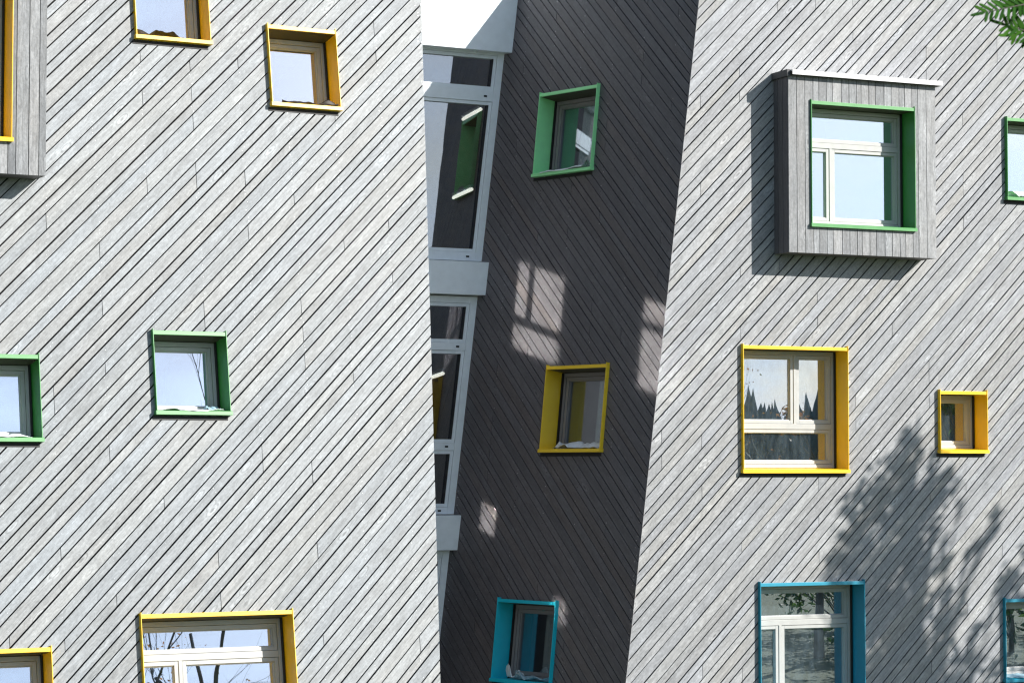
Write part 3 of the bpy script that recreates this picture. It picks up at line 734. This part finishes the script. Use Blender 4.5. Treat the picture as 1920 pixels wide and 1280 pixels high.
on_sill(wl3, .66, .93, FB, 'small crumpled blue film on the right end of a green window sill', 4, y0=.0, y1=.18, z=.066, amp=.06)
on_sill(wl4, .10, .93, FW, 'white film with curled end on the sill of the green window at the left edge', 5, y0=-.08, amp=.05, hang=.012)
on_sill(wd1, .14, .86, FW, 'white film on the sill of the green window in the dark wall', 6, y0=-.084, amp=.02, taper=False, hang=.022)
on_sill(wd1, .76, .93, FGY, 'grey curled scrap at the end of the green sill in the dark wall', 7, y0=-.04, y1=.06, z=.07, amp=.08)
on_sill(wd2, .12, .94, FW, 'crumpled white film on the sill of the yellow window in the dark wall', 8, y0=-.078, amp=.09)
on_sill(wd3, .30, .93, FB, 'pale blue film on the sill of the teal window in the dark wall', 10, y0=-.05, amp=.08)
on_sill(wd3, .16, .42, FW, 'white crumpled scrap on the left of the teal sill in the dark wall', 11, y0=-.03, y1=.12, z=.075, amp=.11)
on_sill(wr5, .08, .6, FW, 'white film on the sill of the green window at the right edge', 12, y0=-.055, amp=.05)
on_sill(wr6, .05, .7, FB, 'pale blue film on the sill of the teal window at the right edge', 13, y0=-.055, amp=.04)

# ------------------------------------------------------------------ curtains
CW = cloth('white_curtain', (.92, .9, .84)); CG = cloth('grey_curtain', (.7, .69, .64)); CY = cloth('yellow_curtain', (.5, .36, .05))
drape(wd1, .38, .90, CW, 'white curtain behind the green window in the dark wall', 3, waves=6)
drape(wd2, .52, .78, CW, 'narrow white curtain behind the yellow window in the dark wall', 4, waves=4)
drape(wd3, .45, .85, CG, 'grey curtain behind the teal window in the dark wall', 5, waves=5)

# ------------------------------------------------------------------ trees
BARK = barkmat('bark', (.17, .15, .125)); BARKL = barkmat('pale_bark', (.22, .2, .17))
LEAFG = leafmat('green_leaves', [(.03, .07, .015), (.05, .11, .02), (.09, .17, .03)], True)
LEAFO = leafmat('autumn_leaves', [(.07, .10, .02), (.30, .10, .02), (.22, .13, .02), (.38, .16, .03)], True)
NEED = leafmat('fir_needles', [(.010, .045, .004), (.02, .08, .006), (.045, .13, .010)]); NEED.node_tree.nodes['Principled BSDF'].inputs['Specular IOR Level'].default_value = .12; NEED.node_tree.nodes['Principled BSDF'].inputs['Roughness'].default_value = .8
FARG = leafmat('hazed_needles', [(.05, .085, .075), (.065, .105, .09), (.055, .09, .085)])  # aerial haze mixed into the colour: paler and bluer than near needles
def leaf(b, p, s, rnd, up=None):
    a = Vector((rnd.gauss(0, 1), rnd.gauss(0, 1), rnd.gauss(0, 1))).normalized(); c = a.cross(Vector((rnd.gauss(0, 1), rnd.gauss(0, 1), rnd.gauss(0, 1)))).normalized()
    n = a.cross(c) * s * .15
    b.poly([p - a * s, p + c * s * .45 + n, p + a * s, p - c * s * .45 + n])
def tree(label, base, clumps, leafm, bark, seed, nleaf=900, ls=.05, tr=.14, name='deciduous_tree', cat='tree', group=None, twigs=5):
    """clumps: [(centre, radius)]; trunk rises from base to the crown, a limb reaches each clump"""
    rnd = random.Random(seed); base = Vector(base); root = empty(name, base); tag(root, label, cat, group)
    top = max((Vector(c) for c, r in clumps), key=lambda c: c.z); cen = sum((Vector(c) for c, r in clumps), Vector()) / len(clumps)
    low = min(c[2] - r for c, r in clumps)
    t = MB(); n = 10; axis = []
    for i in range(n + 1):
        f = i / n; p = base.lerp(Vector((cen.x, cen.y, base.z)), min(1, f * 1.4) ** 1.5); p.z = base.z + (top.z - base.z) * f
        p += Vector((noise.noise((seed, f * 3, 0)), noise.noise((seed, f * 3, 9)), 0)) * .25 * f; axis.append(p)
    t.tube([p - base for p in axis], [tr * (1 - .85 * i / n) + .01 for i in range(n + 1)], 10)
    lv = MB()
    for c, r in clumps:
        c = Vector(c); zs = max(base.z + (low - base.z) * .8, c.z - (c - cen).length * .9 - .4); k = min(n, max(1, int((zs - base.z) / max(.1, top.z - base.z) * n))); a = axis[k]
        m_ = a.lerp(c, .5) + Vector((rnd.uniform(-.1, .1), rnd.uniform(-.1, .1), rnd.uniform(0, .2)))
        t.tube([a - base, m_ - base, c - base], [tr * .35, tr * .22, .012], 6)
        tips = []
        for q in range(int(twigs + r * 6)):
            d = Vector((rnd.gauss(0, 1), rnd.gauss(0, 1), rnd.gauss(0, .8))).normalized() * r * rnd.uniform(.6, 1.1); s0 = m_.lerp(c, rnd.uniform(.3, 1))
            t.tube([s0 - base, s0.lerp(c + d, .5) - base + Vector((0, 0, .04)), c + d - base], [.012, .008, .004], 5); tips.append(c + d); tips.append(s0.lerp(c + d, .6))
        for q in range(int(nleaf * r * r)):
            if rnd.random() < .75: e = rnd.choice(tips); p = e + Vector((rnd.gauss(0, 1), rnd.gauss(0, 1), rnd.gauss(0, 1))) * r * .16
            else: p = c + Vector((rnd.gauss(0, 1), rnd.gauss(0, 1), rnd.gauss(0, 1))) * r * .42
            leaf(lv, p - base, ls * rnd.uniform(.6, 1.3), rnd)
    t.build('trunk', bark, root, smooth=True); lv.build('crown', leafm, root)
    return root
# the tree whose crown shades the lower right of the facade: it stands up-sun of that wall
def upsun(pl, x, y, d): return tuple(pl.w(*pl.at(x, y)) + sd * d)
spots = [(1700, 850, .26), (1675, 880, .22), (1640, 915, .25), (1600, 950, .2), (1700, 915, .38), (1765, 905, .2), (1735, 960, .3), (1660, 985, .45), (1600, 1000, .2), (1580, 1045, .25), (1690, 1050, .45), (1640, 1060, .3),
         (1560, 1080, .2), (1760, 1060, .18), (1720, 1120, .42), (1660, 1150, .4), (1680, 1225, .45), (1745, 1210, .35), (1640, 1270, .4), (1790, 1265, .3), (1870, 960, .1), (1915, 1060, .3), (1885, 1090, .18), (1700, 870, .2),
         (1700, 1320, .5), (1850, 1275, .3), (1905, 1300, .35), (1960, 1150, .5), (1990, 1260, .6), (1810, 1110, .08), (1780, 1160, .2), (1690, 820, .12), (1750, 870, .14), (1830, 1180, .1), (1800, 940, .08), (1910, 1130, .3), (1860, 1000, .07), (1625, 1100, .22), (1570, 1035, .12), (1640, 1220, .3), (1760, 1270, .3)]
rnd = random.Random(29)
spots += [(rnd.uniform(1550, 1840), rnd.uniform(880, 1290), rnd.uniform(.07, .14)) for k in range(26)]
cl = [(upsun(PR, x, y, 8.6 + .8 * math.sin(i * 1.7)), r * .93) for i, (x, y, r) in enumerate(spots)]
bx = upsun(PR, 1760, 1350, 9)
tree('leafy garden tree whose crown throws the dappled shade low on the right block', (bx[0], bx[1], 0), cl, LEAFG, BARK, 4, nleaf=1150, ls=.082, tr=.07)
# nearly bare tree in front of the left block: seen mirrored in its panes, thin shadows on the boards
def bare(label, base, h, seed, leaves=400, spread=.5, r0=.09, group=None):
    xmin = 5.0 - base[0]; rnd = random.Random(seed); root = empty('bare_tree', base); tag(root, label, 'tree', group); t = MB(); lv = MB()
    def br(p, d, l, r, k):
        pts = [p]; q = p.copy()
        if (p + d * l * 1.3).x < xmin: return
        for i in range(4):
            d = (d + Vector((rnd.gauss(0, .12), rnd.gauss(0, .12), rnd.gauss(.03, .08)))).normalized(); q = q + d * l / 4; pts.append(q.copy())
        t.tube(pts, [r * (1 - .16 * i) for i in range(5)], 6 if k > 2 else 4)
        if q.x < xmin + .5: return
        if k == 0:
            for i in range(leaves // 130 + 1):
                if rnd.random() < .5: leaf(lv, q + Vector((rnd.gauss(0, .06), rnd.gauss(0, .06), rnd.gauss(0, .06))), .035, rnd)
            return
        for i in range(4 if k > 2 else 3):
            a = rnd.uniform(.3, 1); s0 = pts[int(a * 4)] if a < 1 else q
            nd_ = (d + Vector((rnd.gauss(0, spread), rnd.gauss(0, spread), rnd.gauss(.1, spread * .6)))).normalized(); br(s0, nd_, l * rnd.uniform(.55, .8), r * .52, k - 1)
    br(Vector((0, 0, 0)), Vector((.02, .02, 1)), h * .45, r0, 5)
    t.build('trunk', BARKL, root, smooth=True); lv.build('crown', LEAFO, root)
    return root
bare('almost bare tree outside the photo, mirrored in the square panes of the left block', (7.9, 15.8, 0), 14.5, 12, r0=.085, leaves=800)
bare('bare tree outside the photo standing nearest the camera side of the lawn', (6.9, 18.2, 0), 13, 33, r0=.075, leaves=500)
bare('slim leafless tree outside the photo, throwing faint twig shadows low on the left block', (13.2, 19.8, 0), 10.5, 21, r0=.07, spread=.35)
# garden growth and trees mirrored in the lower panes
rnd = random.Random(3)
for i, (x, y, h, mm) in enumerate([(27, 17, 3.4, 0), (31, 14, 3.9, 0), (24, 21, 3.0, 0), (35, 12, 4.2, 0), (29, 20, 3.6, 0), (38, 17, 4.3, 0), (33, 22, 3.7, 0), (22, 12, 3.2, 0)]):
    c = [((x + rnd.gauss(0, .9), y + rnd.gauss(0, .9), h * rnd.uniform(.25, .8)), rnd.uniform(.7, 1.1)) for k in range(9)]
    tree('dense green garden shrub outside the photo, mirrored in the lower panes', (x, y, 0), c, LEAFG, BARK, 30 + i, nleaf=260, ls=.10, tr=.08, name='garden_shrub', cat='shrub', group='garden shrubs facing the facade')
c = [((24.4 + rnd.gauss(0, .8), 17.6 + rnd.gauss(0, .6), rnd.uniform(3.6, 6.4)), rnd.uniform(.35, .7)) for k in range(10)]
tree('autumn tree with orange leaves outside the photo, mirrored in the large yellow window', (24.4, 17.6, 0), c, LEAFO, BARK, 51, nleaf=300, ls=.08, tr=.12)
# far wood on the skyline
fw = MB(); rnd = random.Random(8)
for i in range(1900):
    az = R(rnd.uniform(15, 95)); d = rnd.uniform(120, 175); x, y = d * math.sin(az), 30 - d * math.cos(az); h = rnd.uniform(7.4, 9.0) * (1 + .08 * math.sin(az * 11)); w = h * rnd.choice((.25, .33, .42)); h *= rnd.choice((1, .96, .9)); z0 = max(0, math.hypot(x, y) - 160) * .015; h += .5
    for k in range(7):
        zb_ = z0 + h * (.08 + .13 * k); ww = w * (1.05 - .13 * k); nn = 9; a0 = rnd.uniform(0, 6)
        tip = (x, y, zb_ + h * .26); b0 = len(fw.v); fw.v.append(tip)
        fw.v += [(x + ww * (1 if q % 2 else .62) * math.cos(a0 + 6.283 * q / nn), y + ww * (1 if q % 2 else .62) * math.sin(a0 + 6.283 * q / nn), zb_ - (.25 if q % 2 else 0)) for q in range(nn)]
        for q in range(nn): fw.f.append([b0, b0 + 1 + q, b0 + 1 + (q + 1) % nn])
tag(fw.build('distant_wood', FARG), 'far line of dark conifers mirrored in the panes', kind='stuff')
# fir bough hanging into the top right corner, on a fir beside the camera
froot = empty('fir_tree', (3.1, 4.6, 0)); tag(froot, 'dark green fir whose flat-needled twig hangs into the top right corner', 'tree'); fo = Vector((3.1, 4.6, 0))
tk = MB(); tk.tube([(0, 0, 0), (.03, .02, 3), (0, .05, 6), (.02, 0, 9.5)], [.17, .13, .08, .015], 12)
nb = MB(); rnd = random.Random(17)
def needle(p, d, l, w, nrm):
    s_ = d.cross(nrm).normalized() * w / 2; t_ = nrm.normalized() * w * .18
    pts = []
    for f, k in ((0, .35), (.15, .9), (.55, 1), (.85, .85), (1, .25)): pts.append((p + d * l * f, k))
    up = [q + s_ * k for q, k in pts]; dn_ = [q - s_ * k for q, k in pts]
    nb.poly([q + t_ for q in up] + [q + t_ for q in dn_[::-1]]); nb.poly([q - t_ for q in up[::-1]] + [q - t_ for q in dn_])
def twig(a, b, n, l=.033, w=.0056, r=.002, nrm=None):
    a, b = Vector(a) - fo, Vector(b) - fo; ax = (b - a).normalized(); nrm = nrm or Vector((rnd.uniform(-.2, .2), -1, rnd.uniform(.0, .5))).normalized()
    side = ax.cross(nrm).normalized(); tk.tube([a, a.lerp(b, .5), b], [r, r * .8, r * .5], 6)
    for i in range(n):
        f = (i + .5) / n; p = a.lerp(b, f)
        for sg in (-1, 1):
            d = (ax * rnd.uniform(.55, .8) + side * sg * rnd.uniform(.7, .95) + nrm * rnd.uniform(-.12, .25)).normalized()
            needle(p, d, l * rnd.uniform(.8, 1.1) * (1 if f < .85 else .8), w, (nrm + Vector((rnd.gauss(0, .12), 0, rnd.gauss(0, .12)))).normalized())
    needle(b, ax, l * .9, w, nrm)
D4 = 4.0
twig(sight(2085, -25, D4 + .12), sight(1846, 24, D4), 24)
twig(sight(2040, 95, D4 + .05), sight(1885, 47, D4 + .02), 17)
twig(sight(2000, 5, D4 + .1), sight(1900, -6, D4 + .1), 12)
twig(sight(2150, 10, D4 + .2), sight(1905, 12, D4 + .1), 26)
twig(sight(2100, 60, D4 + .1), sight(1900, 66, D4 + .02), 20)
st_ = sight(2085, -25, D4 + .12) - fo; tk.tube([(.03, .02, st_.z + .25), Vector((.0, .0, st_.z + .2)).lerp(st_, .5), st_, sight(2040, 95, D4 + .05) - fo], [.03, .015, .006, .003], 7)
tk.tube([st_, sight(2150, 10, D4 + .2) - fo, sight(2000, 5, D4 + .1) - fo], [.006, .004, .003], 6)
for k in range(60):
    z = 1.2 + k * .14; a = k * 2.4; l = max(.25, (9.6 - z) * .2); dirv = Vector((math.cos(a), math.sin(a), -.15))
    if dirv.x < -.1: l = min(l, .55)
    o_ = Vector((0, 0, z)); e_ = o_ + dirv * l; tk.tube([o_, o_.lerp(e_, .5) + Vector((0, 0, .05)), e_], [.02, .012, .004], 5)
    for q in range(int(6 + l * 14)):
        p = o_.lerp(e_, rnd.uniform(.25, 1)); sd_ = Vector((-dirv.y, dirv.x, 0)) * rnd.choice((-1, 1)); e2 = p + (sd_ * .8 + dirv).normalized() * .22
        for w_ in range(12):
            pp = p.lerp(e2, (w_ + .5) / 12)
            for sg in (-1, 1): needle(pp, ((e2 - p).normalized() * .7 + Vector((rnd.gauss(0, .3), rnd.gauss(0, .3), .2)) + dirv * sg * .8).normalized(), .028, .004, Vector((0, 0, 1)))
tk.build('trunk', BARK, froot, smooth=True); nb.build('crown', NEED, froot)
